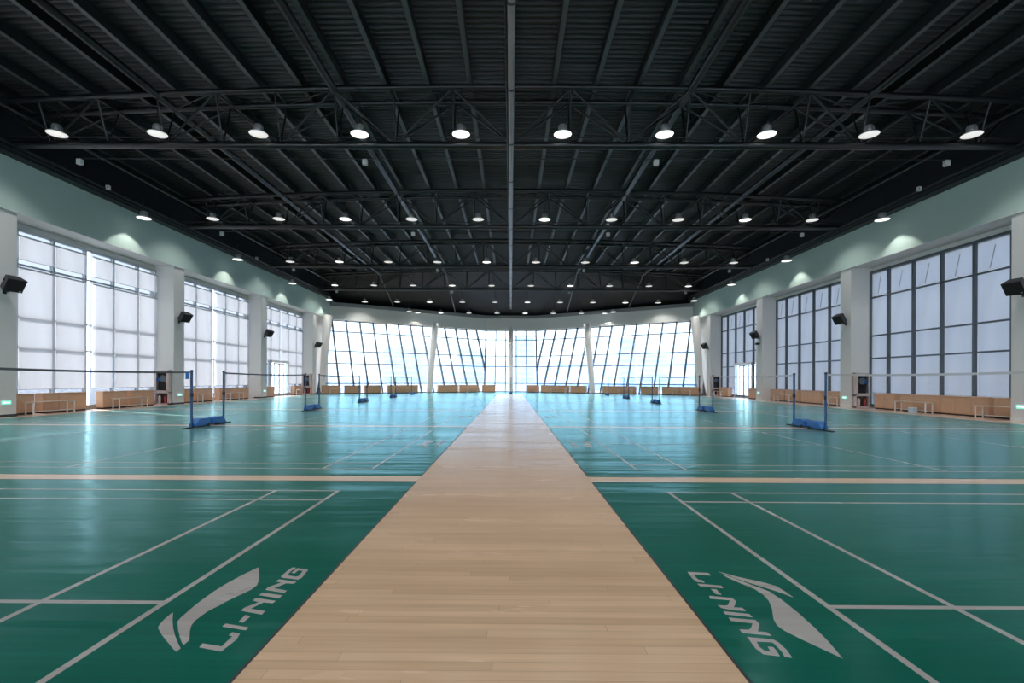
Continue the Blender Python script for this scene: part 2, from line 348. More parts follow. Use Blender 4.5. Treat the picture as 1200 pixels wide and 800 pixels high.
LOGO_R =[[(1.492,3.546),(1.588,3.454),(1.710,3.368),(1.769,3.308),(1.783,3.227),(1.787,3.139),(1.749,3.199),(1.704,3.260),(1.616,3.361),(1.547,3.456)],
[(1.499,3.501),(1.549,3.436),(1.605,3.339),(1.645,3.278),(1.681,3.216),(1.695,3.099),(1.697,2.927),(1.687,2.752),(1.671,2.611),(1.640,2.450),(1.597,2.531),(1.542,2.631),(1.502,2.717),(1.492,2.774),(1.513,2.852),(1.573,2.982),(1.607,3.083),(1.618,3.169),(1.606,3.258),(1.547,3.365),(1.505,3.453)],
[(1.266,3.541),(1.406,3.522),(1.407,3.480),(1.291,3.497),(1.290,3.406),(1.312,3.395),(1.317,3.358),(1.266,3.371),(1.258,3.427)],
[(1.259,3.336),(1.406,3.307),(1.403,3.270),(1.263,3.300)],
[(1.317,3.256),(1.349,3.246),(1.349,3.169),(1.318,3.178)],
[(1.264,3.149),(1.394,3.119),(1.400,3.074),(1.349,2.992),(1.397,2.986),(1.400,2.949),(1.333,2.956),(1.269,2.985),(1.264,3.020),(1.304,3.012),(1.327,3.021),(1.370,3.091),(1.255,3.112)],
[(1.263,2.940),(1.400,2.906),(1.401,2.872),(1.261,2.904)],
[(1.261,2.861),(1.401,2.833),(1.401,2.788),(1.351,2.706),(1.397,2.697),(1.402,2.663),(1.259,2.692),(1.261,2.726),(1.309,2.723),(1.333,2.744),(1.367,2.799),(1.257,2.827)],
[(1.266,2.648),(1.391,2.621),(1.403,2.592),(1.405,2.519),(1.394,2.453),(1.360,2.461),(1.373,2.507),(1.374,2.589),(1.366,2.598),(1.292,2.603),(1.281,2.547),(1.288,2.512),(1.316,2.503),(1.325,2.551),(1.350,2.548),(1.350,2.518),(1.340,2.466),(1.301,2.474),(1.267,2.482),(1.255,2.535)],
]

for n in range(6):
    yc = YC + P*n
    for xn, sgn in ((NXL, 1), (NXR, -1)):
        b = MB(); W = .02
        X = lambda d: xn + d
        def ln_x(y, a, c): b.box(min(X(a), X(c)), max(X(a), X(c)), yc+y-W, yc+y+W, 0, .003)
        def ln_y(d, a, c): b.box(X(d)-W, X(d)+W, yc+a, yc+c, 0, .0031)
        for y in (-3.03, -2.57, 2.57, 3.03): ln_x(y, -6.7, 6.7)
        for s in (-1, 1):
            ln_y(6.68*s, -3.05, 3.05); ln_y(5.92*s, -3.05, 3.05); ln_y(1.98*s, -3.05, 3.05); ln_x(0, 1.98*s, 6.68*s)
        b.build('court_line', M['line'], fl)
    for lg in (LOGO_L, LOGO_R):
        b = MB()
        for poly in lg: b.prism([(x, y+P*n) for x, y in poly], 0, .0033)
        o = b.build('floor_logo', M['line'], fl)

# ---------------------------------------------------------------- side walls, pillars, bands
BAYS = range(-2, 3)      # bay i lies between pillar i-1 at 17+9(i-1).. ; i=0 is the first in view
def bay_span(i): return 17+PIT*i+.43, 17+PIT*(i+1)-.37
for s, nm in ((-1, 'left'), (1, 'right')):
    w = MB()
    # strip above the windows, strip outside the pillars
    a, c = sorted((s*XW, s*(XW+.25)))
    w.box(a, c, YB, 45, 6.95, ZB-.015)
    w.box(a, c, YB, 45, -.05, .12)
    a, c = sorted((s*17.9, s*(XW+.25)))
    w.box(a, c, 44.4, 48.4, -.05, ZB-.015)
    a, c = sorted((s*XP, s*(XW+.25)))
    w.build('wall_'+nm, M['wall'])['kind'] = 'structure'
    bnd = MB(); a, c = sorted((s*17.4, s*(XW+.25)))
    bnd.box(a, c, YB, 48.9, ZB, ZT); bnd = bnd.build('wall_'+nm+'_band', M['band']); struct(bnd)
    MB().box(a+(.0 if s > 0 else .0), c, YB, 48.3, ZB-.015, ZB).build('soffit', M['wall'], bnd)
    up = MB(); a, c = sorted((s*17.75, s*18.2)); up.box(a, c, YB, 48.9, ZT, 11.6); struct(up.build('wall_'+nm+'_upper', M['hipdark']))
    for k in range(-2, 4):
        yc = 17+PIT*k
        a, c = sorted((s*XP, s*(XW+.25)))
        p = MB().box(a, c, yc-.4, yc+.43, 0, ZB-.015).build('wall_pillar', M['wall']); struct(p)
        a, c = sorted((s*(XP-.012), s*(XP+.5)))
        MB().box(a, c, yc-.412, yc+.442, 0, .09).build('baseboard', M['dark_seam'] if s < 0 else M['white'], p)
    # gutter beam with two conduits along the top of the band
    gb = thing('gutter_beam', 'black beam and conduits running along the top of the %s wall' % nm, 'beam', (s*17.2, 22, 9.1))
    a, c = sorted((s*.0, s*.32)); MB().box(-.17, .17, -26, 26.6, -.02, .26).build('beam_body', M['black'], gb)
    MB().tube((-s*.25, -26, .18), (-s*.25, 26.4, .18), .045).build('conduit', M['steel'], gb)
    MB().tube((-s*.24, -26, .02), (-s*.24, 26.4, .02), .025).build('conduit', M['steel'], gb)
    MB().box(-.19, .19, -26, 26.6, -.09, -.04).build('lower_flange', M['black'], gb)
bw = MB().box(-19, 19, YB-.3, YB, 0, .15).box(-19, 19, YB-.3, YB, 7.4, 11.6).box(-19, -17.3, YB-.3, YB, .15, 7.4).box(17.3, 19, YB-.3, YB, .15, 7.4)
bw = bw.build('wall_back', M['wall']); struct(bw)
rw = MB().box(-17.3, 17.3, YB-.2, YB-.1, .15, .25).box(-17.3, 17.3, YB-.2, YB-.1, 7.3, 7.4).build('window_0', M['alu_dark']); struct(rw)  # unseen window, added to bring daylight onto the near floor
for k in range(13): MB().box(-17.3+2.87*k-(.05 if k else 0), -17.3+2.87*k+(.05 if k < 12 else 0)+.05*(k == 0), YB-.2, YB-.1, .25, 7.3).build('mullion', M['alu_dark'], rw)
MB().box(-17.3, 17.3, YB-.156, YB-.144, .25, 7.3).build('glazing', M['backglass'], rw)

# ---------------------------------------------------------------- side windows
wi = 0
MUL_OFF = [1.37, 2.87, 4.37, 5.87, 7.37]
TRZ = [5.62, 3.67, 2.52]
for s, nm in ((-1, 'left'), (1, 'right')):
    for i in BAYS:
        wi += 1; y0, y1 = bay_span(i); base = 17+PIT*i
        X = s*XW
        fr = MB()
        for (a, c) in ((.12, .20), (6.87, 6.97)): fr.box(X-.06, X+.06, y0, y1, a, c)
        fr.box(X-.06, X+.06, y0, y0+.06, .12, 6.95); fr.box(X-.06, X+.06, y1-.06, y1, .12, 6.95)
        fmat = M['alu'] if s < 0 else M['alu_dark']
        root = fr.build('window_%d' % wi, fmat); struct(root)
        door = (i == 2)
        for mo in MUL_OFF:
            y = base+mo; z0 = .2
            if door and 38.2 < y < 40.6: z0 = 2.75
            MB().box(X-.07, X+.07, y-.045, y+.045, z0, 6.87).build('mullion', fmat, root)
        for z in TRZ:
            if door and z < 2.7:
                t = MB().box(X-.05, X+.05, y0+.06, 37.9, z-.03, z+.03); t.box(X-.05, X+.05, 40.9, y1-.06, z-.03, z+.03)
                t.build('transom', fmat, root)
            else: MB().box(X-.05, X+.05, y0+.06, y1-.06, z-.035, z+.035).build('transom', fmat, root)
        gl = MB(); XG = X+.17 if s > 0 else X
        if door:
            gl.box(XG-.006, XG+.006, y0, y1, 2.75, 6.95); gl.box(XG-.006, XG+.006, y0, 37.9, .15, 2.75); gl.box(XG-.006, XG+.006, 40.9, y1, .15, 2.75)
        elif s < 0 and i in (0, 1):      # glass left out of one strip to brighten the gap and its reflection
            gl.box(X-.006, X+.006, y0, base+4.40, .15, 6.95); gl.box(X-.006, X+.006, base+4.66, y1, .15, 6.95)
        else: gl.box(XG-.006, XG+.006, y0, y1, .15, 6.95)
        gl.build('glazing', M['sideglass'], root)
        # stays of the top-hung sashes
        edges = [y0+.06] + [base+m for m in MUL_OFF] + [y1-.06]
        if s > 0 and i >= 0:
            for j in range(6):
                ya, yb = edges[j], edges[j+1]
                MB().tube((X-.03, ya+(yb-ya)*.42, 6.6), (X-.01, ya+(yb-ya)*.58, 5.75), .016, n=6).build('stay_rod', M['alu'], root)

# ---------------------------------------------------------------- end glazing
zt = [.05, .95, 2.83, 4.02, 5.95, 7.05]
def endbar(b, x0, z0, x1, z1, w, d):
    b.bar((x0, facY(x0, z0), z0), (x1, facY(x1, z1), z1), w, d)
def end_window(sign):
    global wi
    wi += 1
    fr = MB()
    # corner edge and head / sill
    fr.bar((17.4*sign, facY(17.4, 0), 0), (17.4*sign, facY(17.4, ZG), ZG), .10, .16)
    fr.bar((2.9*sign, facY(2.9, 0), 0), (2.9*sign, facY(2.9, ZG), ZG), .08, .16)
    root = fr.build('window_%d' % wi, M['alu_dark']); struct(root)
    for z in zt:
        MB().bar((17.4*sign, facY(17.4, z), z), (2.9*sign, facY(2.9, z), z), .09, .12, (0,0,1)).build('transom', M['alu_dark'], root)
    for k in range(0, 13):
        xt = 17.4 - .8286*1.346*k; xb = xt-1.68; t1 = 1.0
        if xb < 2.9: t1 = (xt-2.9)/1.68
        z1 = ZG*(1-t1); xe = xt-1.68*t1
        MB().bar((xt*sign, facY(xt, ZG), ZG), (xe*sign, facY(xe, z1), z1), .13, .20, (.8286*sign, -.56, 0)).build('mullion', M['alu_dark'], root)
    a = (17.4*sign, facY(17.4, 0), 0); b_ = (2.9*sign, facY(2.9, 0), 0); c = (2.9*sign, facY(2.9, ZG), ZG); d = (17.4*sign, facY(17.4, ZG), ZG)
    sh = Vector((-.56*sign, .83, .2))*.014
    A = [Vector(v) for v in (a, b_, c, d)]; B = [v+sh for v in A]
    MB().hull([A, B[::-1], [A[0],A[1],B[1],B[0]], [A[1],A[2],B[2],B[1]], [A[2],A[3],B[3],B[2]], [A[3],A[0],B[0],B[3]]]).build('glazing', M['solar'], root)
end_window(-1); 
wi += 1
fr = MB(); 
for x in (-.12, .12): fr.bar((x, facY(x, 0), 0), (x, facY(x, ZG), ZG), .05, .14, (1,0,0))
root = fr.build('window_%d' % wi, M['alu_dark']); struct(root)
for z in zt: MB().bar((-2.9, facY(0, z), z), (2.9, facY(0, z), z), .09, .12, (0,0,1)).build('transom', M['alu_dark'], root)
for x in (-1.75, -.6, .6, 1.75): MB().bar((x, facY(x, 0), 0), (x, facY(x, ZG), ZG), .10, .16, (1,0,0)).build('mullion', M['alu_dark'], root)
A = [Vector((-2.9, facY(0,0), 0)), Vector((2.9, facY(0,0), 0)), Vector((2.9, facY(0,ZG), ZG)), Vector((-2.9, facY(0,ZG), ZG))]; B = [v+Vector((0,.014,.003)) for v in A]
MB().hull([A, B[::-1], [A[0],A[1],B[1],B[0]], [A[2],A[3],B[3],B[2]]]).build('glazing', M['solar'], root)
end_window(1)
# band above the end glazing
def strip(pts_in, pts_out, z0, z1):
    q = []; n = len(pts_in)
    for i in range(n-1):
        a, b_, c, d = pts_in[i], pts_in[i+1], pts_out[i+1], pts_out[i]
        q += [[(*a, z0), (*b_, z0), (*b_, z1), (*a, z1)], [(*d, z0), (*d, z1), (*c, z1), (*c, z0)], [(*a, z1), (*b_, z1), (*c, z1), (*d, z1)], [(*a, z0), (*d, z0), (*c, z0), (*b_, z0)]]
    a, d = pts_in[0], pts_out[0]; q.append([(*a, z0), (*a, z1), (*d, z1), (*d, z0)])
    a, d = pts_in[-1], pts_out[-1]; q.append([(*a, z0), (*d, z0), (*d, z1), (*a, z1)])
    return q
pin = [(-17.5, 47.5), (-2.9, 57.3), (2.9, 57.3), (17.5, 47.5)]
pout = [(-18.8, 48.3), (-3.1, 58.8), (3.1, 58.8), (18.8, 48.3)]
struct(MB().hull(strip(pin, pout, ZG+.02, 8.75)).build('wall_end', M['endwall']))
pin2 = [(x*.985, y-.25) for x, y in pin]; pin3 = [(x, y+.1) for x, y in pin]
struct(MB().hull(strip(pin2, pin3, 8.42, 8.74)).build('trim_1', M['grey']))

# ---------------------------------------------------------------- roof: corrugated deck, hip end, purlins, pipes
def arch(x): return 11.05 - .0017*x*x
dk = MB(); nx = 14; vs = []; fs = []
yy = []; y = YB
while y < 45.0:
    for dy, dz in ((0, 0), (.07, 0), (.09, .075), (.18, .075)): yy.append((y+dy, dz))
    y += .22
for (y, dz) in yy:
    for j in range(nx+1):
        x = -18 + 36*j/nx; vs.append((x, y, arch(x)+.465+dz))
for i in range(len(yy)-1):
    for j in range(nx):
        a = i*(nx+1)+j; fs.append((a, a+nx+1, a+nx+2, a+1))
dk._add(vs, fs)
struct(dk.build('ceiling', M['deck']))
struct(MB().box(-19, 19, YB-.3, 46, 11.9, 12.1).build('roof', M['hipdark']))
hp = MB()
hz = lambda x: arch(x)+.56
def hipz(x, y):
    ye = 48.4+(18-max(abs(x), 2.9))*.649; t = (y-44.9)/(ye-44.9); return hz(x)*(1-t)+8.72*t
T = [(-18, 44.9, hz(18)), (-6, 44.9, hz(6)), (6, 44.9, hz(6)), (18, 44.9, hz(18))]
B = [(-18, 48.4, 8.72), (-2.9, 58.2, 8.72), (2.9, 58.2, 8.72), (18, 48.4, 8.72)]
for i in range(3): hp._add([T[i], T[i+1], B[i+1], B[i]], [(0,1,2,3)])
for i in range(3):
    hp._add([tuple(Vector(p)+Vector((0,0,.25))) for p in (T[i], T[i+1], B[i+1], B[i])], [(3,2,1,0)])
struct(hp.build('ceiling_hip_end', M['hipdark']))
k = 0
for j in range(-12, 13):
    x = 1.4*j; z = arch(x)
    o = MB(); L0, L1 = YB+.05, 44.85; cy = (L0+L1)/2
    o.box(-.012, .012, L0-cy, L1-cy, .014, .36); o.box(-.07, .07, L0-cy, L1-cy, .36, .374)
    o = o.build('roof_purlin', M['purlin']); o.location = (x, cy, z+.088)
    side = 'at the ridge of the roof' if j == 0 else '%s from the ridge towards the %s wall' % (ORD[abs(j)-1], 'left' if j < 0 else 'right')
    MB().box(-.07, .07, L0-cy, L1-cy, 0, .014).build('bottom_flange', M['flange'], o)
    tag(o, 'dark steel purlin under the roof deck, ' + side, 'purlin', 'steel purlins under the roof deck')
    k += 1
TY = [16.85+9*i for i in range(-2, 4)]
for x, r, w in ((-11.82, .13, 'outer left'), (-5.91, .13, 'inner left'), (5.91, .13, 'inner right'), (11.82, .13, 'outer right')):
    z = arch(x)-.02
    o = MB(); ye = 50.2 if abs(x) > 8 else 52.8
    o.tube((x, YB+.05, z), (x, 44.6, z), r, n=14)
    o = o.build('tie_pipe', M['steel'])
    MB().tube((x, 44.3, z-.05), (x*1.01, ye, 8.78 if abs(x) > 8 else 8.62), .055, n=8).build('hip_strut', M['flange'], o)
    tag(o, 'thick %s steel tie pipe running lengthwise under the purlins' % w, 'pipe', 'lengthwise tie pipes')
for x in (-16.0, 16.0):
    o = MB().tube((x, YB+.05, 9.95), (x, 44.0, 9.95), .055).build('tie_rod', M['steel'])
    tag(o, 'thin lengthwise steel tube near the %s wall above the lamps' % ('left' if x < 0 else 'right'), 'tube')
cp = thing('ridge_pipe', 'long light grey pipe with a thin conduit hung down the centre of the roof', 'pipe', (-.02, 25, 9.02))
MB().tube((0, -28, 0), (0, 28.5, 0), .085, n=16).build('main_pipe', M['pipe'], cp)
MB().tube((-.125, -28, .03), (-.125, 28.3, .03), .02, n=8).build('conduit', M['steel'], cp)
for yk in range(-27, 29, 3):
    MB().lathe([(.088, -.03), (.10, -.03), (.10, .03), (.088, .03)], (0, yk, 0), 14).build('pipe_collar', M['steel'], cp)
    cl = cp.children[-1] if False else None
# turn collars so they sit round the pipe
for o in COL.objects:
    if o.name.startswith('pipe_collar'):
        yk = sum(v.co.y for v in o.data.vertices)/len(o.data.vertices)
        o.data.transform(Matrix.Translation((0, yk, 0)) @ Matrix.Rotation(math.pi/2, 4, 'X') @ Matrix.Translation((0, -yk, 0)))
for i, ty in enumerate(TY):
    MB().tube((0, ty-25-.0, .09), (0, ty-25, .21), .012, n=6).build('hanger', M['steel'], cp)

# ---------------------------------------------------------------- roof trusses
NP = 1.97
def unit_tube(r, n=8):
    b = MB().tube((0,0,0), (0,0,1), r, n=n); me = bpy.data.meshes.new('strut'); me.from_pydata(b.v, [], b.f)
    me.polygons.foreach_set('use_smooth', b.sm); me.materials.append(M['steel']); return me
ME_D = unit_tube(.036); ME_V = unit_tube(.032); ME_X = unit_tube(.026)
def place(me, name, p, q, parent, off):
    p = Vector(p)-Vector(off); q = Vector(q)-Vector(off); d = q-p
    o = bpy.data.objects.new(name, me); COL.objects.link(o); o.parent = parent; o.location = p
    o.rotation_euler = d.to_track_quat('Z', 'Y').to_euler(); o.scale = (1, 1, d.length); return o
ZBC = 9.33; HW = .46
def truss(i, ty):
    off = (0, ty, ZBC)
    t = thing('roof_truss', 'black triangular tube roof truss, %s from the viewer' % ORD[max(i, 0)], 'roof truss', off, 0, 'black roof trusses spanning the hall')
    XE = 17.15
    MB().tube((-XE, 0, 0), (XE, 0, 0), .125, n=16).build('bottom_chord', M['steel'], t)
    for sy in (-1, 1):
        pts = [(XE*u/10, sy*HW, arch(XE*u/10)-ZBC) for u in range(-10, 11)]
        MB().path(pts, .09, 12).build('top_chord', M['steel'], t)
    MB().tube((-XE, -.22, .16), (XE, -.22, .16), .02, n=6).build('conduit', M['steel'], t)
    for k in range(-8, 9):
        x = NP*k; zt_ = arch(x)
        for sy in (-1, 1):
            place(ME_V, 'vertical_strut', (x, ty, ZBC+.05), (x, ty+sy*HW, zt_-.03), t, off)
            if k % 2 == 0:
                for dk_ in (-1, 1):
                    if abs(k+dk_) <= 8:
                        xx = NP*(k+dk_); place(ME_D, 'diagonal_strut', (x, ty, ZBC+.05), (xx, ty+sy*HW, arch(xx)-.03), t, off)
                    else: 
                        xx = 17.1*(1 if k > 0 else -1); place(ME_D, 'diagonal_strut', (x, ty, ZBC+.05), (xx, ty+sy*HW, arch(xx)-.03), t, off)
        place(ME_X, 'cross_brace', (x, ty-HW, zt_), (x, ty+HW, zt_), t, off)
        if k < 8:
            a, c = (-1, 1) if k % 2 else (1, -1)
            place(ME_X, 'cross_brace', (x, ty+a*HW, zt_), (x+NP, ty+c*HW, arch(x+NP)), t, off)
for i in range(-1, 4): truss(i if i >= 0 else 4, 16.85+9*i)
for o in COL.objects:
    if o.name.startswith('roof_truss') and abs(o.location.y-7.85) < .1: o['label'] = 'black triangular tube roof truss above and behind the top edge of view'
# bracing between the second and third trusses
for s in (-1, 1):
    for (p, q, w) in (((5.91, 34.3, 10.85), (7.8, 30.6, 9.9), 'inner'), ((11.8, 34.3, 10.7), (13.4, 31, 9.9), 'outer')):
        pass

# ---------------------------------------------------------------- pendant lamps
def make_lamp(glow, rod):
    root = thing('pendant_lamp', '', 'lamp')
    MB().lathe([(.290, -.010), (.300, 0), (.285, .02), (.22, .055), (.165, .08), (.16, .085), (.0, .085)], n=24).build('shade', M['white'], root)
    MB().lathe([(.0, -.05), (.11, -.045), (.19, -.028), (.26, -.006), (.28, .005)], n=24).build('diffuser', glow, root)
    h = MB().lathe([(.12, .08), (.135, .10), (.135, .27), (.12, .30), (.05, .31), (0, .31)], n=16)
    for k in range(10):
        an = 2*math.pi*k/10; h.bar((.135*math.cos(an), .135*math.sin(an), .11), (.135*math.cos(an), .135*math.sin(an), .26), .03, .012, (math.cos(an), math.sin(an), 0))
    h.build('housing', M['housing'], root)
    MB().tube((0, 0, .30), (0, 0, rod), .012, n=6).build('hanging_rod', M['steel'], root)
    return root
def lamp_light(L_):
    d = LD.get('x') or bpy.data.lights.new('lamp_light', 'SPOT'); LD['x'] = d
    d.energy = LAMP_WATTS; d.spot_size = math.radians(128); d.spot_blend = .5; d.shadow_soft_size = .3; d.color = (1, .98, .95)
    o = bpy.data.objects.new('lamp_light', d); COL.objects.link(o); o.location = (0, 0, -.08); o.parent = L_
LD = {}
rows = [(-1, 7.35, 3.36, 9.5, 10), (0, 16.35, 3.355, 9.46, 10), (1, 25.35, 3.41, 9.56, 10), (2, 34.35, 3.417, 9.50, 10), (3, 43.35, 3.44, 9.58, 10),  # first entry is an unseen row, added to light the floor
        (4, 48.0, 3.16, 8.86, 10), (5, 52.0, 2.95, 8.33, 8)]
rowname = ['in the nearest row', 'in the second row of lamps', 'in the third row of lamps', 'in the fourth row of lamps',
           'in the second to last row', 'in the row before the end windows', 'in the row above the top edge of view']
protos = {}
for (ri, Y, S, Z, n) in rows:
    for k in range(n):
        x = (k-(n-1)/2)*S
        if min(abs(abs(x)-11.82), abs(abs(x)-5.91)) < .17: nearpipe = True
        else: nearpipe = False
        bright = (ri == 0 and k in (3, 4, 5, 6, 7)) or (ri > 0 and (k+ri) % 3 == 0)
        top = (arch(x) - .05 - Z) if ri < 4 else hipz(x, Y)-Z+.05
        if nearpipe and ri < 4: top -= .10
        key = (bright, round(top, 2))
        if ri == 5 and k in (0, n-1): top = hipz(x, 50.2)-8.2; key = (bright, 'end')
        L_ = make_lamp(M['lampglow'] if bright else M['lampglow_dim'], top) if ri < 0 or key not in protos else None
        L_done = L_
        if L_ is None:
            src = protos[key]; L_ = src.copy(); COL.objects.link(L_)
            for ch in [c for c in src.children if c.type == 'MESH']:
                d = ch.copy(); COL.objects.link(d); d.parent = L_
        else: protos.setdefault(key, L_)
        L_.location = (x, Y, Z)
        lamp_light(L_)
        if ri == 5 and k in (0, n-1): L_.location = (x, 50.2, 8.25)
        L_['group'] = 'pendant lamps under the roof'
        who = ORD[k] if k < 5 else ORD[n-1-k]; side = 'left' if k < n/2 else 'right'
        L_['label'] = 'white pendant lamp, %s from the %s %s' % (who, side, rowname[ri])
# lamps that wash the wall bands; each carries its own spot
def spot(loc, parent, e=95):
    d = bpy.data.lights.new('lamp_beam', 'SPOT'); d.energy = e; d.spot_size = math.radians(104); d.spot_blend = .25; d.shadow_soft_size = .08; d.color = (1, .97, .92)
    o = bpy.data.objects.new('lamp_beam', d); COL.objects.link(o); o.location = loc; o.parent = parent
src = None
for s, nm in ((-1, 'left'), (1, 'right')):
    for k, y in enumerate((14.8, 22.3, 30.0, 37.5, 45.1)):
        if src is None: L_ = make_lamp(M['lampglow'], .92); src = L_; kids = [c for c in L_.children if c.type == 'MESH']
        else:
            L_ = src.copy(); COL.objects.link(L_)
            for ch in kids: d = ch.copy(); COL.objects.link(d); d.parent = L_
        L_.location = (s*16.62, y, 8.6); L_['group'] = 'lamps along the side walls'
        L_['label'] = 'white pendant lamp hung close to the %s wall band, %s from the viewer' % (nm, ORD[max(k-1, 0)]) if k else 'white pendant lamp by the %s wall band, before the first window bay in view' % nm
        for c in L_.children:
            pass
        spot((0, 0, -.06), L_)
for s, nm in ((-1, 'left'), (1, 'right')):
    L_ = src.copy(); COL.objects.link(L_)
    for ch in kids: d = ch.copy(); COL.objects.link(d); d.parent = L_
    L_.location = (s*9.75, 51.7, 8.3); L_['group'] = 'lamps along the end wall'
    L_['label'] = 'white pendant lamp lighting the end wall above the %s leaning column' % nm
    spot((0, 0, -.06), L_)

# small white boxes on cross conduits, small detectors on the gutter beams
for i in range(4):
    Y = 18.2+9*i
    cd = MB().tube((-15.8, 0, 0), (15.8, 0, 0), .016, n=6).build('cross_conduit', M['steel']); cd.location = (0, Y, 9.47)
    tag(cd, 'thin conduit crossing the hall just beyond the %s roof truss' % ORD[i], 'conduit', 'conduits crossing the hall')
    for j, x in enumerate((-15.95, -5.4, 5.3, 15.9)):
        d = thing('ceiling_box', 'small white box on the conduit beyond the %s roof truss, %s from the left' % (ORD[i], ORD[j]), 'detector', (x, Y, 9.36), 0, 'white boxes on the cross conduits')
        MB().box(-.09, .09, -.07, .07, -.12, .08).build('box_body', M['white'], d, .01)
        MB().tube((0, 0, .08), (0, 0, .11), .03, n=8).build('mount', M['grey'], d)
for s, nm in ((-1, 'left'), (1, 'right')):
    for j, y in enumerate((20.6, 32.7)):
        d = thing('beam_detector', 'small pale box fixed to the %s gutter beam, %s from the viewer' % (nm, ORD[j]), 'detector', (s*16.86, y, 9.33), 0, 'boxes on the gutter beams')
        MB().box(-.07, .07, -.06, .06, -.10, .08).build('box_body', M['white'], d, .01)
        MB().box(-.03*s-.03, -.03*s+.03, -.075, -.06, -.04, .03).build('lens', M['grey'], d)

# ---------------------------------------------------------------- end columns
def column(name, b, t, rb, rt, label):
    o = MB().tube(b, t, rb, rt, n=24, cap=True); o = o.build(name, M['white']); struct(o); o['label'] = label
column('column', (-8.25, 50.0, 0), (-7.95, 51.9, 7.2), .27, .36, 'left leaning white column')
column('column', (8.25, 50.0, 0), (7.95, 51.9, 7.2), .27, .36, 'right leaning white column')
column('column', (.0, 53.6, 0), (.0, 56.0, 7.2), .24, .26, 'centre white column')
column('column', (-17.2, 44.85, 0), (-17.2, 46.4, 7.25), .24, .42, 'left corner column')
column('column', (17.2, 44.85, 0), (17.2, 46.4, 7.25), .24, .42, 'right corner column')

# ---------------------------------------------------------------- roller blinds
def blind(s, ya, yb, z0, z1, label, curl=0.0):
    X = -(XW-.13) if s < 0 else XW+.11; cy = (ya+yb)/2; h = z1-z0
    root = thing('roller_blind', label, 'blind', (X, cy, z1), 0, 'roller blinds in the side windows')
    w = (yb-ya)/2; nseg = 8; vs = []; fs = []
    ph = random.random()*6
    for a in range(nseg+1):
        for c in range(7):
            yy_ = -w + 2*w*c/6; zz = -h*a/nseg
            vs.append((.012*math.sin(ph+c*1.1+a*.4)*(a/nseg), yy_, zz))
    for a in range(nseg):
        for c in range(6): q = a*7+c; fs.append((q, q+1, q+8, q+7))
    b = MB(); b._add(vs, fs, True); b.build('fabric', M['blind'], root)
    MB().tube((0, -w, .02), (0, w, .02), .03, n=10).build('roller_tube', M['alu'], root)
    MB().tube((0, -w, -h), (0, w, -h), .012, n=6).build('bottom_bar', M['alu'], root)
wname = {-2: 'hindmost', -1: 'second hindmost', 0: 'nearest', 1: 'middle', 2: 'farthest'}
for s, nm in ((-1, 'left'), (1, 'right')):
    for i in BAYS:
        y0, y1 = bay_span(i); base = 17+PIT*i
        edges = [y0+.02] + [base+m for m in MUL_OFF] + [y1-.02]
        for j in range(6):
            ya, yb = edges[j]+.015, edges[j+1]-.015
            if j == 0: ya = max(ya, y0+.05)
            if s < 0 and i >= 0 and j == 3: ya += .22          # the gap that lets the sun in
            if s < 0 and i >= 0 and j == 2: yb -= .04
            who = '%s from the near end, %s %s window bay' % (ORD[j], wname[i], nm)
            if s > 0: ya -= .012; yb += .012
            if s > 0 and j == 0: ya = y0+.03
            blind(s, ya, yb, 5.80 if s < 0 else 5.72, 6.66 if s < 0 else 6.85, 'small top blind, ' + who)
            bot = .92 if s < 0 else .785
            if i == 2 and 1 <= j <= 3: bot = 2.80
            blind(s, ya, yb, bot, 5.47 if s < 0 else 5.62, 'tall blind, ' + who)

# ---------------------------------------------------------------- entrance doors in the far bay
dn = 0
for s, nm in ((-1, 'left'), (1, 'right')):
    dn += 1; X = s*XW
    fr = MB(); fr.box(X-.12, X+.12, 37.9, 38.0, 0, 2.75); fr.box(X-.12, X+.12, 40.8, 40.9, 0, 2.75); fr.box(X-.18, X+.18, 37.9, 40.9, 2.62, 2.78)
    root = fr.build('door_%d' % dn, M['white']); struct(root)
    fixed = MB(); fixed.box(X-.01, X+.01, 38.0, 38.55, .05, 2.6); fixed.box(X-.01, X+.01, 40.25, 40.8, .05, 2.6); fixed.build('side_light', M['doorglass'], root)
    for (a, b) in ((38.55, 39.4), (39.42, 40.25)):
        lf = MB(); lf.box(X-.03, X+.03, a, a+.09, .02, 2.6); lf.box(X-.03, X+.03, b-.09, b, .02, 2.6); lf.box(X-.03, X+.03, a, b, 2.5, 2.6); lf.box(X-.03, X+.03, a, b, .02, .14)
        lf = lf.build('door_leaf', M['alu'], root)
        MB().box(X-.006, X+.006, a+.09, b-.09, .14, 2.5).build('leaf_glass', M['glass'], lf)
        hy = b-.16 if a < 39 else a+.16
        MB().tube((X-s*.08, hy, .9), (X-s*.08, hy, 1.35), .016, n=8).build('door_handle', M['alu_dark'], lf)

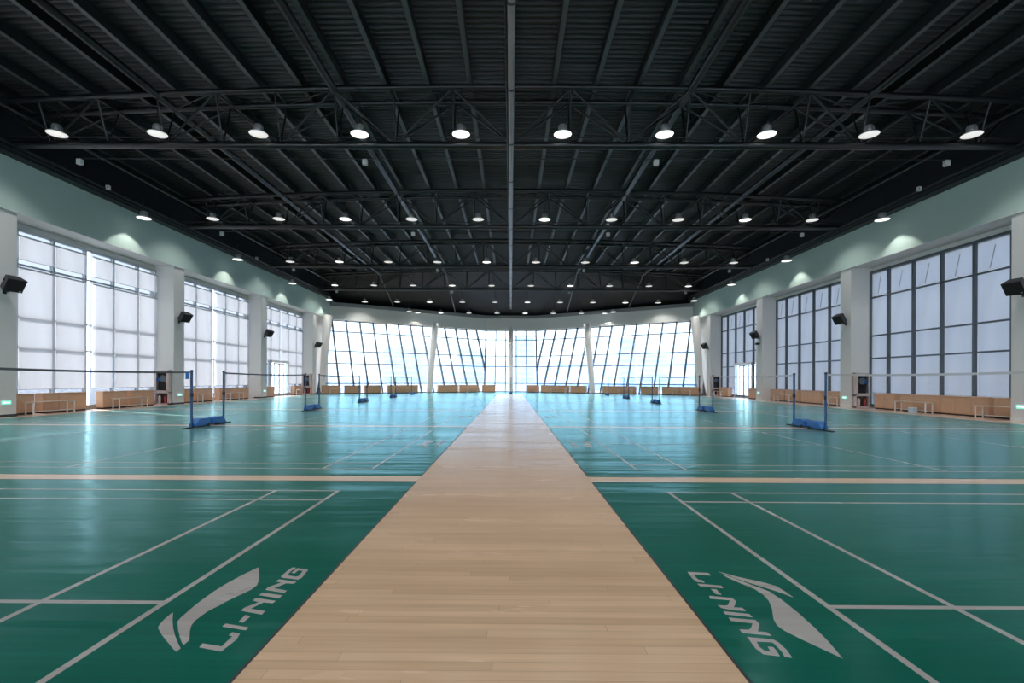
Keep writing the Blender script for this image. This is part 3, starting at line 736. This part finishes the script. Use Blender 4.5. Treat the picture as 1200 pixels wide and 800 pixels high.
# ---------------------------------------------------------------- wood covers under the windows
def cover(x, y, length, rz, label, grp, dark_gap=False):
    root = thing('wood_radiator_cover', label, 'radiator cover', (x, y, 0), rz, grp)
    l = length/2
    b = MB(); b.box(-.16, .16, -l, l, .06, .74)
    b.build('body', M['cover'], root, .006)
    MB().box(-.19, .19, -l-.01, l+.01, .74, .775).build('top_board', M['cover'], root, .004)
    MB().box(-.14, .14, -l+.02, l-.02, 0, .06).build('plinth', M['rubber'], root)
    n = max(1, int(round(length/.75)))
    for k in range(n):
        ya = -l+.03+(2*l-.06)*k/n; yb = -l+.03+(2*l-.06)*(k+1)/n
        MB().box(.16, .172, ya+.012, yb-.012, .09, .71).build('front_panel', M['cover'], root, .003)
GC = 'wood covers under the side windows'
left_cov = [(17.5, 18.6), (18.94, 20.9), (21.75, 23.1), (23.3, 24.85), (26.6, 28.0), (28.2, 29.8), (30.5, 32.1), (32.3, 33.9), (35.7, 37.6), (41.1, 42.6)]
right_cov = [(17.6, 18.55), (18.75, 20.85), (20.88, 23.0), (23.35, 24.6), (26.6, 28.6), (28.8, 30.8), (31.0, 32.6), (32.7, 34.4), (35.7, 37.6), (41.1, 42.8)]
bayn = lambda y: 'nearest' if y < 26 else 'middle' if y < 35 else 'farthest'
for s, nm, cv in ((-1, 'left', left_cov), (1, 'right', right_cov)):
    cnt = {}
    for a, b in cv:
        q = cnt.get(bayn(a), 0); cnt[bayn(a)] = q+1
        cover(s*18.15, (a+b)/2, b-a, 0 if s < 0 else math.pi, 'brown wood cover below the %s %s window bay, %s from its near end' % (bayn(a), nm, ORD[q]), GC)
# along the end glazing
def on_end(px):          # position along the foot of the end glazing from a picture column
    r = (px-598.6)/580.4
    for k in range(40):
        Y = 45
        for it in range(30): x = r*Y; Y = facY(x, .4)-.62
        return x, Y
endc = [(377, 398), (403.5, 422), (426.5, 445.5), (454, 489), (513, 536), (538, 560), (565, 580), (616.5, 632), (634.5, 667), (669, 687), (706.5, 745), (751.5, 771), (776, 797), (798, 820)]
for q, (a, b) in enumerate(endc):
    p0 = Vector(on_end(a)); p1 = Vector(on_end(b)); m = (p0+p1)/2; d = p1-p0
    rz = math.atan2(d.y, d.x) - math.pi/2     # local +X must look into the hall
    lab = ORD[q] if q < 7 else ORD[13-q]
    cover(m.x, m.y, d.length, rz, 'brown wood cover at the foot of the end windows, %s from the %s' % (lab, 'left' if q < 7 else 'right'), 'wood covers under the end windows')

# ---------------------------------------------------------------- benches
def make_bench(x, y, L_, rz, label, grp):
    root = thing('slatted_bench', label, 'bench', (x, y, 0), rz, grp); l = L_/2
    s_ = MB()
    for k in range(3): s_.box(-.165+.115*k, -.065+.115*k, -l, l, .445, .475)
    s_.build('seat', M['benchwood'], root, .004)
    for ex in (-1, 1):
        for sy in (-1, 1):
            yy_ = sy*(l-.1); xx = ex*.145
            MB().box(xx-.018, xx+.018, yy_-.018, yy_+.018, 0, .42).build('leg', M['benchframe'], root)
    f = MB()
    for sy in (-1, 1):
        f.box(-.163, .163, sy*(l-.1)-.018, sy*(l-.1)+.018, .42, .445); f.box(-.145, .145, sy*(l-.1)-.012, sy*(l-.1)+.012, .10, .125)
    f.build('end_frame', M['benchframe'], root)
    MB().box(-.012, .012, -l+.1, l-.1, .10, .125).build('stretcher', M['benchframe'], root)
BN = [(-1, 18.0, 19.9), (-1, 22.0, 23.9), (-1, 28.0, 29.7), (-1, 30.8, 32.5), (-1, 41.0, 42.4), (1, 17.05, 18.9), (1, 20.95, 22.8), (1, 26.6, 28.0), (1, 31.2, 33.2), (1, 41.4, 42.9)]
seen = {}
for s, a, b in BN:
    nm = 'left' if s < 0 else 'right'; key = (s, bayn(a)); q = seen.get(key, 0); seen[key] = q+1
    make_bench(s*17.68, (a+b)/2, b-a, 0, 'pale slatted bench, %s wall, %s window bay, %s from its near end' % (nm, bayn(a), ORD[q]), 'benches along the side walls')
for q, (a, b) in enumerate([(383, 398), (457, 480), (544, 558), (617, 631), (647, 667), (726, 744), (788, 812)]):
    p0 = Vector(on_end(a)); p1 = Vector(on_end(b)); m = (p0+p1)/2; d = p1-p0; rz = math.atan2(d.y, d.x) - math.pi/2
    nrm = Vector((math.cos(rz), math.sin(rz)))*.55
    make_bench(m.x+nrm.x, m.y+nrm.y, d.length*.98, rz, 'pale slatted bench before the end windows, %s from the left' % ORD[q], 'benches along the end windows')
bx = thing('carton', 'small pale blue carton under the bench at the right wall', 'box', (17.53, 21.7, 0))
MB().box(-.095, .095, -.14, .14, .0, .20).build('carton_body', M['palebox'], bx, .006); MB().box(-.098, .098, -.145, .145, .20, .235).build('lid', M['white'], bx, .004)

# ---------------------------------------------------------------- nets and posts
def make_post(x, y, rz, label):
    root = thing('net_post', label, 'net post', (x, y, 0), rz, 'net posts')
    p = MB(); p.box(-.024, .024, -.024, .024, .03, 1.56); p.build('pole', M['postblue'], root, .004)
    MB().box(-.028, .028, -.028, .028, 1.55, 1.60).build('top_cap', M['rubber'], root, .004)
    MB().box(-.032, .032, -.034, .034, .86, .96).build('winch', M['rubber'], root, .005)
    # wedge-topped weight box behind the post (local +Y)
    prof = [(.05, .04), (.66, .04), (.66, .20), (.58, .24), (.22, .24), (.05, .10)]
    vs = [(-.11, a, b) for a, b in prof] + [(.11, a, b) for a, b in prof]; n = len(prof)
    w = MB(); w._add(vs, [tuple(range(n-1, -1, -1)), tuple(range(n, 2*n))] + [(k, (k+1) % n, n+(k+1) % n, n+k) for k in range(n)])
    w.build('weight_box', M['weight'], root, .012)
    MB().box(-.04, .04, -.34, .05, .0, .03).build('foot_plate', M['rubber'], root, .004)
    for sx_ in (-1, 1):
        MB().tube((sx_*.115, .58, .045), (sx_*.14, .58, .045), .045, n=12).build('wheel', M['rubber'], root)
    MB().box(-.10, .10, .08, .62, .015, .045).build('base_frame', M['rubber'], root)
for xn, nm, tape in ((NXL, 'left', 'tapedark'), (NXR, 'right', 'tape')):
    for n in range(1, 6):
        ya = YC+P*n-3.02; yb = YC+P*n+3.02
        make_post(xn, ya, math.pi, 'blue net post with weight box, near end of the %s net on the %s' % (ORD[n-1], nm))
        make_post(xn, yb, 0, 'blue net post with weight box, far end of the %s net on the %s' % (ORD[n-1], nm))
        root = thing('badminton_net', 'badminton net with %s top tape on the %s side, %s from the viewer' % ('dark' if nm == 'left' else 'white', nm, ORD[n-1]), 'net', (xn, (ya+yb)/2, 0), 0, 'badminton nets')
        l = (yb-ya)/2-.06
        top = [(0, -l+2*l*k/12, 1.555-.03*(1-((k-6)/6)**2)) for k in range(13)]
        b = MB()
        for k in range(12):
            p, q = top[k], top[k+1]
            b.bar((p[0], p[1], p[2]-.02), (q[0], q[1], q[2]-.02), .045, .008, (0,0,1))
        b.build('top_tape', M[tape], root)
        vs = []; fs = []
        for k in range(13): vs += [(0, top[k][1], top[k][2]-.035), (0, top[k][1], top[k][2]-.78)]
        for k in range(12): fs.append((2*k, 2*k+2, 2*k+3, 2*k+1))
        b = MB(); b._add(vs, fs); b.build('net_mesh', M['net'], root)
        for sy in (-1, 1): MB().box(-.003, .003, sy*l-.008, sy*l+.008, .78, 1.53).build('side_cord', M[tape], root)
        if nm == 'left' and n == 1: MB().box(-.006, .012, l-.20, l-.06, 1.35, 1.54).build('net_tag', M['bluething'], root, .003)
make_post(.02, 46.9, 0, 'blue net post standing at the far end of the wooden aisle')

# ---------------------------------------------------------------- speakers
def speaker(s, y, z, label, sub=False):
    root = thing('wall_speaker', label, 'speaker', (s*(XP-.01), y, z), 0, 'speakers on the pillars')
    MB().box(-.02 if s < 0 else .0, .0 if s < 0 else .02, -.07, .07, -.36, -.20).build('wall_plate', M['speaker'], root)
    d = -s
    MB().tube((0, 0, -.28), (d*.26, -.04, -.26), .03, n=8).build('bracket_arm', M['speaker'], root)
    az = math.atan2(-.2, .97*d); R = Matrix.Translation((d*.34, -.08, -.02)) @ Matrix.Rotation(az, 4, 'Z') @ Matrix.Rotation(math.radians(33), 4, 'Y')
    def pl(b, nme, m, bev=0):
        o = b.build(nme, m, root, bev); o.data.transform(R); return o
    cab = MB(); q = [(.17, .29), (-.14, .20), (-.14, -.20), (.17, -.29)]
    cab._add([(a, b_, z_) for z_ in (-.24, .24) for a, b_ in q], [(0,1,2,3), (7,6,5,4), (0,4,5,1), (1,5,6,2), (2,6,7,3), (3,7,4,0)])
    pl(cab, 'cabinet', M['speaker'], .01)
    pl(MB().box(.17, .185, -.27, .27, -.22, .22), 'grille', M['grille'], .004)
    pl(MB().box(.185, .19, .16, .22, -.19, -.16), 'badge', M['alu'])
    pl(MB().tube((-.02, -.25, .10), (-.02, -.262, .10), .035, n=10), 'side_port', M['grille'])
for s, nm in ((-1, 'left'), (1, 'right')):
    for k in range(4):
        speaker(s, 17+PIT*k, 4.62 if k < 3 else 4.45, 'black speaker on the %s pillar of the %s wall' % (ORD[k], nm))
d = thing('wall_projector', 'small black camera below the speaker on the third right pillar', 'camera', (XP-.01, 34.9, 3.95))
MB().box(-.30, -.06, -.09, .09, -.08, .08).build('camera_body', M['speaker'], d, .01); MB().tube((-.06, 0, 0), (.0, 0, 0), .03, n=8).build('mount', M['speaker'], d)

# ---------------------------------------------------------------- exit signs low on the pillars
for s, nm in ((-1, 'left'), (1, 'right')):
    for k in range(3):
        root = thing('exit_sign', 'small lit green exit sign low on the %s pillar of the %s wall' % (ORD[k], nm), 'exit sign', (s*XP, 17.05+PIT*k, .50), 0, 'exit signs on the pillars')
        a, c = sorted((0, -s*.03)); MB().box(a, c, -.19, .19, -.085, .085).build('sign_housing', M['white'], root, .004)
        a, c = sorted((-s*.03, -s*.034)); MB().box(a, c, -.17, .17, -.068, .068).build('sign_face', M['green_sign'], root)
        b = MB(); a, c = sorted((-s*.034, -s*.037))
        b.box(a, c, -.05, .13, -.012, .012)
        b._add([(c if s < 0 else a, -.05, .04), (c if s < 0 else a, -.05, -.04), (c if s < 0 else a, -.12, 0)], [(0,1,2)])
        b.build('arrow_symbol', M['sign_white'], root)

# ---------------------------------------------------------------- hose and extinguisher cabinets beside the pillars
def cabinet(s, y, label):
    cx = s*17.93
    root = thing('fire_cabinet', label, 'fire cabinet', (cx, y, 0), 0, 'fire cabinets beside the pillars')
    w = .36
    b = MB(); b.box(-w, w, .10, .13, 0, 1.78); b.box(-w, -w+.05, -.12, .13, 0, 1.78); b.box(w-.05, w, -.12, .13, 0, 1.78)
    b.box(-w, w, -.12, .13, 1.72, 1.78); b.box(-w, w, -.12, .13, 0, .08); b.box(-w, w, -.12, .13, .60, .68)
    b.build('casing', M['cabinet'], root, .004)
    MB().box(-w+.05, w-.05, .08, .10, .08, 1.72).build('back_lining', M['cabdark'], root)
    up = MB(); up.box(-w+.05, -w+.10, -.14, -.115, .68, 1.72); up.box(w-.10, w-.05, -.14, -.115, .68, 1.72); up.box(-w+.05, w-.05, -.14, -.115, 1.66, 1.72); up.box(-w+.05, w-.05, -.14, -.115, .68, .74)
    dd = up.build('door', M['cabinet'], root); MB().box(-w+.10, w-.10, -.131, -.125, .74, 1.66).build('door_glass', M['doorglass'], dd)
    MB().tube((w-.12, -.15, 1.12), (w-.12, -.15, 1.26), .01, n=6).build('door_handle', M['alu'], dd)
    hz_ = MB()
    for k in range(4): hz_.tube((.02, -.06+.045*k, 1.36), (.02, -.03+.045*k, 1.36), .17-.01*k, n=18)
    hz_.build('hose_reel', M['grey'], root)
    MB().box(.10 if s > 0 else -.25, .25 if s > 0 else -.10, -.10, -.02, 1.22, 1.38).build('blue_label_card', M['bluething'], root)
for s, nm in ((-1, 'left'), (1, 'right')):
    for k, wch in ((1, 'second'), (3, 'fourth')):
        y = 17+PIT*k-.4-.165
        cabinet(s, y, 'fire cabinet with glazed upper door before the %s pillar of the %s wall' % (wch, nm))
        for j, dx in enumerate((-.16, .14)):
            e_ = thing('fire_extinguisher', 'fire extinguisher in the cabinet by the %s %s pillar, %s one' % (wch, nm, 'wall side' if (dx*s) > 0 else 'hall side'), 'fire extinguisher', (s*17.93+dx, y-.02, .08), 0, 'fire extinguishers in the cabinets')
            MB().lathe([(0, 0), (.065, 0), (.07, .02), (.07, .33), (.05, .38), (.022, .40), (.022, .42), (0, .42)], n=16).build('cylinder', M['cabinet'] if j == 0 else M['red'], e_)
            MB().box(-.02, .07, -.012, .012, .42, .46).build('valve_handle', M['rubber'], e_)
            MB().path([(.03, 0, .43), (.10, 0, .38), (.105, 0, .2), (.09, 0, .1)], .01, 6).build('hose', M['rubber'], e_)

# ---------------------------------------------------------------- outside
struct(MB().box(-400, 400, -200, 900, -.9, -.35).build('ground_outside', M['terrace']))
wtr = MB().box(9, 130, 86, 240, -.5, -.30).build('water', M['water']); struct(wtr)
def hills(name, y, h, seed, label):
    random.seed(seed); n = 60; vs = []; fs = []
    hs = []
    for k in range(n+1):
        u = k/n; hs.append(h*(.55+.3*math.sin(u*9+seed)+.18*math.sin(u*23+seed*2)+.06*random.random()))
    for k in range(n+1):
        x = -500+1000*k/n; vs += [(x, y-60, -.4), (x, y, hs[k]), (x, y+80, hs[k]*.6), (x, y+140, -.4)]
    for k in range(n):
        for j in range(3): a = 4*k+j; fs.append((a, a+4, a+5, a+1))
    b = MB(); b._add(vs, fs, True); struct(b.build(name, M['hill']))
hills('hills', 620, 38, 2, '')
def building(x, y, w, d, h, m, label, floors):
    root = thing('building', label, 'building', (x, y, -.35), 0)
    MB().box(-w/2, w/2, -d/2, d/2, 0, h).build('wall', M['haze_building'], root)
    MB().box(-w/2-.4, w/2+.4, -d/2-.4, d/2+.4, h, h+.8).build('roof_parapet', M['haze_building'], root)
    fh = h/floors
    for f in range(floors):
        MB().box(-w/2+1, w/2-1, -d/2-.12, -d/2+.05, f*fh+fh*.3, f*fh+fh*.8).build('window_band', M['haze_glass'], root)
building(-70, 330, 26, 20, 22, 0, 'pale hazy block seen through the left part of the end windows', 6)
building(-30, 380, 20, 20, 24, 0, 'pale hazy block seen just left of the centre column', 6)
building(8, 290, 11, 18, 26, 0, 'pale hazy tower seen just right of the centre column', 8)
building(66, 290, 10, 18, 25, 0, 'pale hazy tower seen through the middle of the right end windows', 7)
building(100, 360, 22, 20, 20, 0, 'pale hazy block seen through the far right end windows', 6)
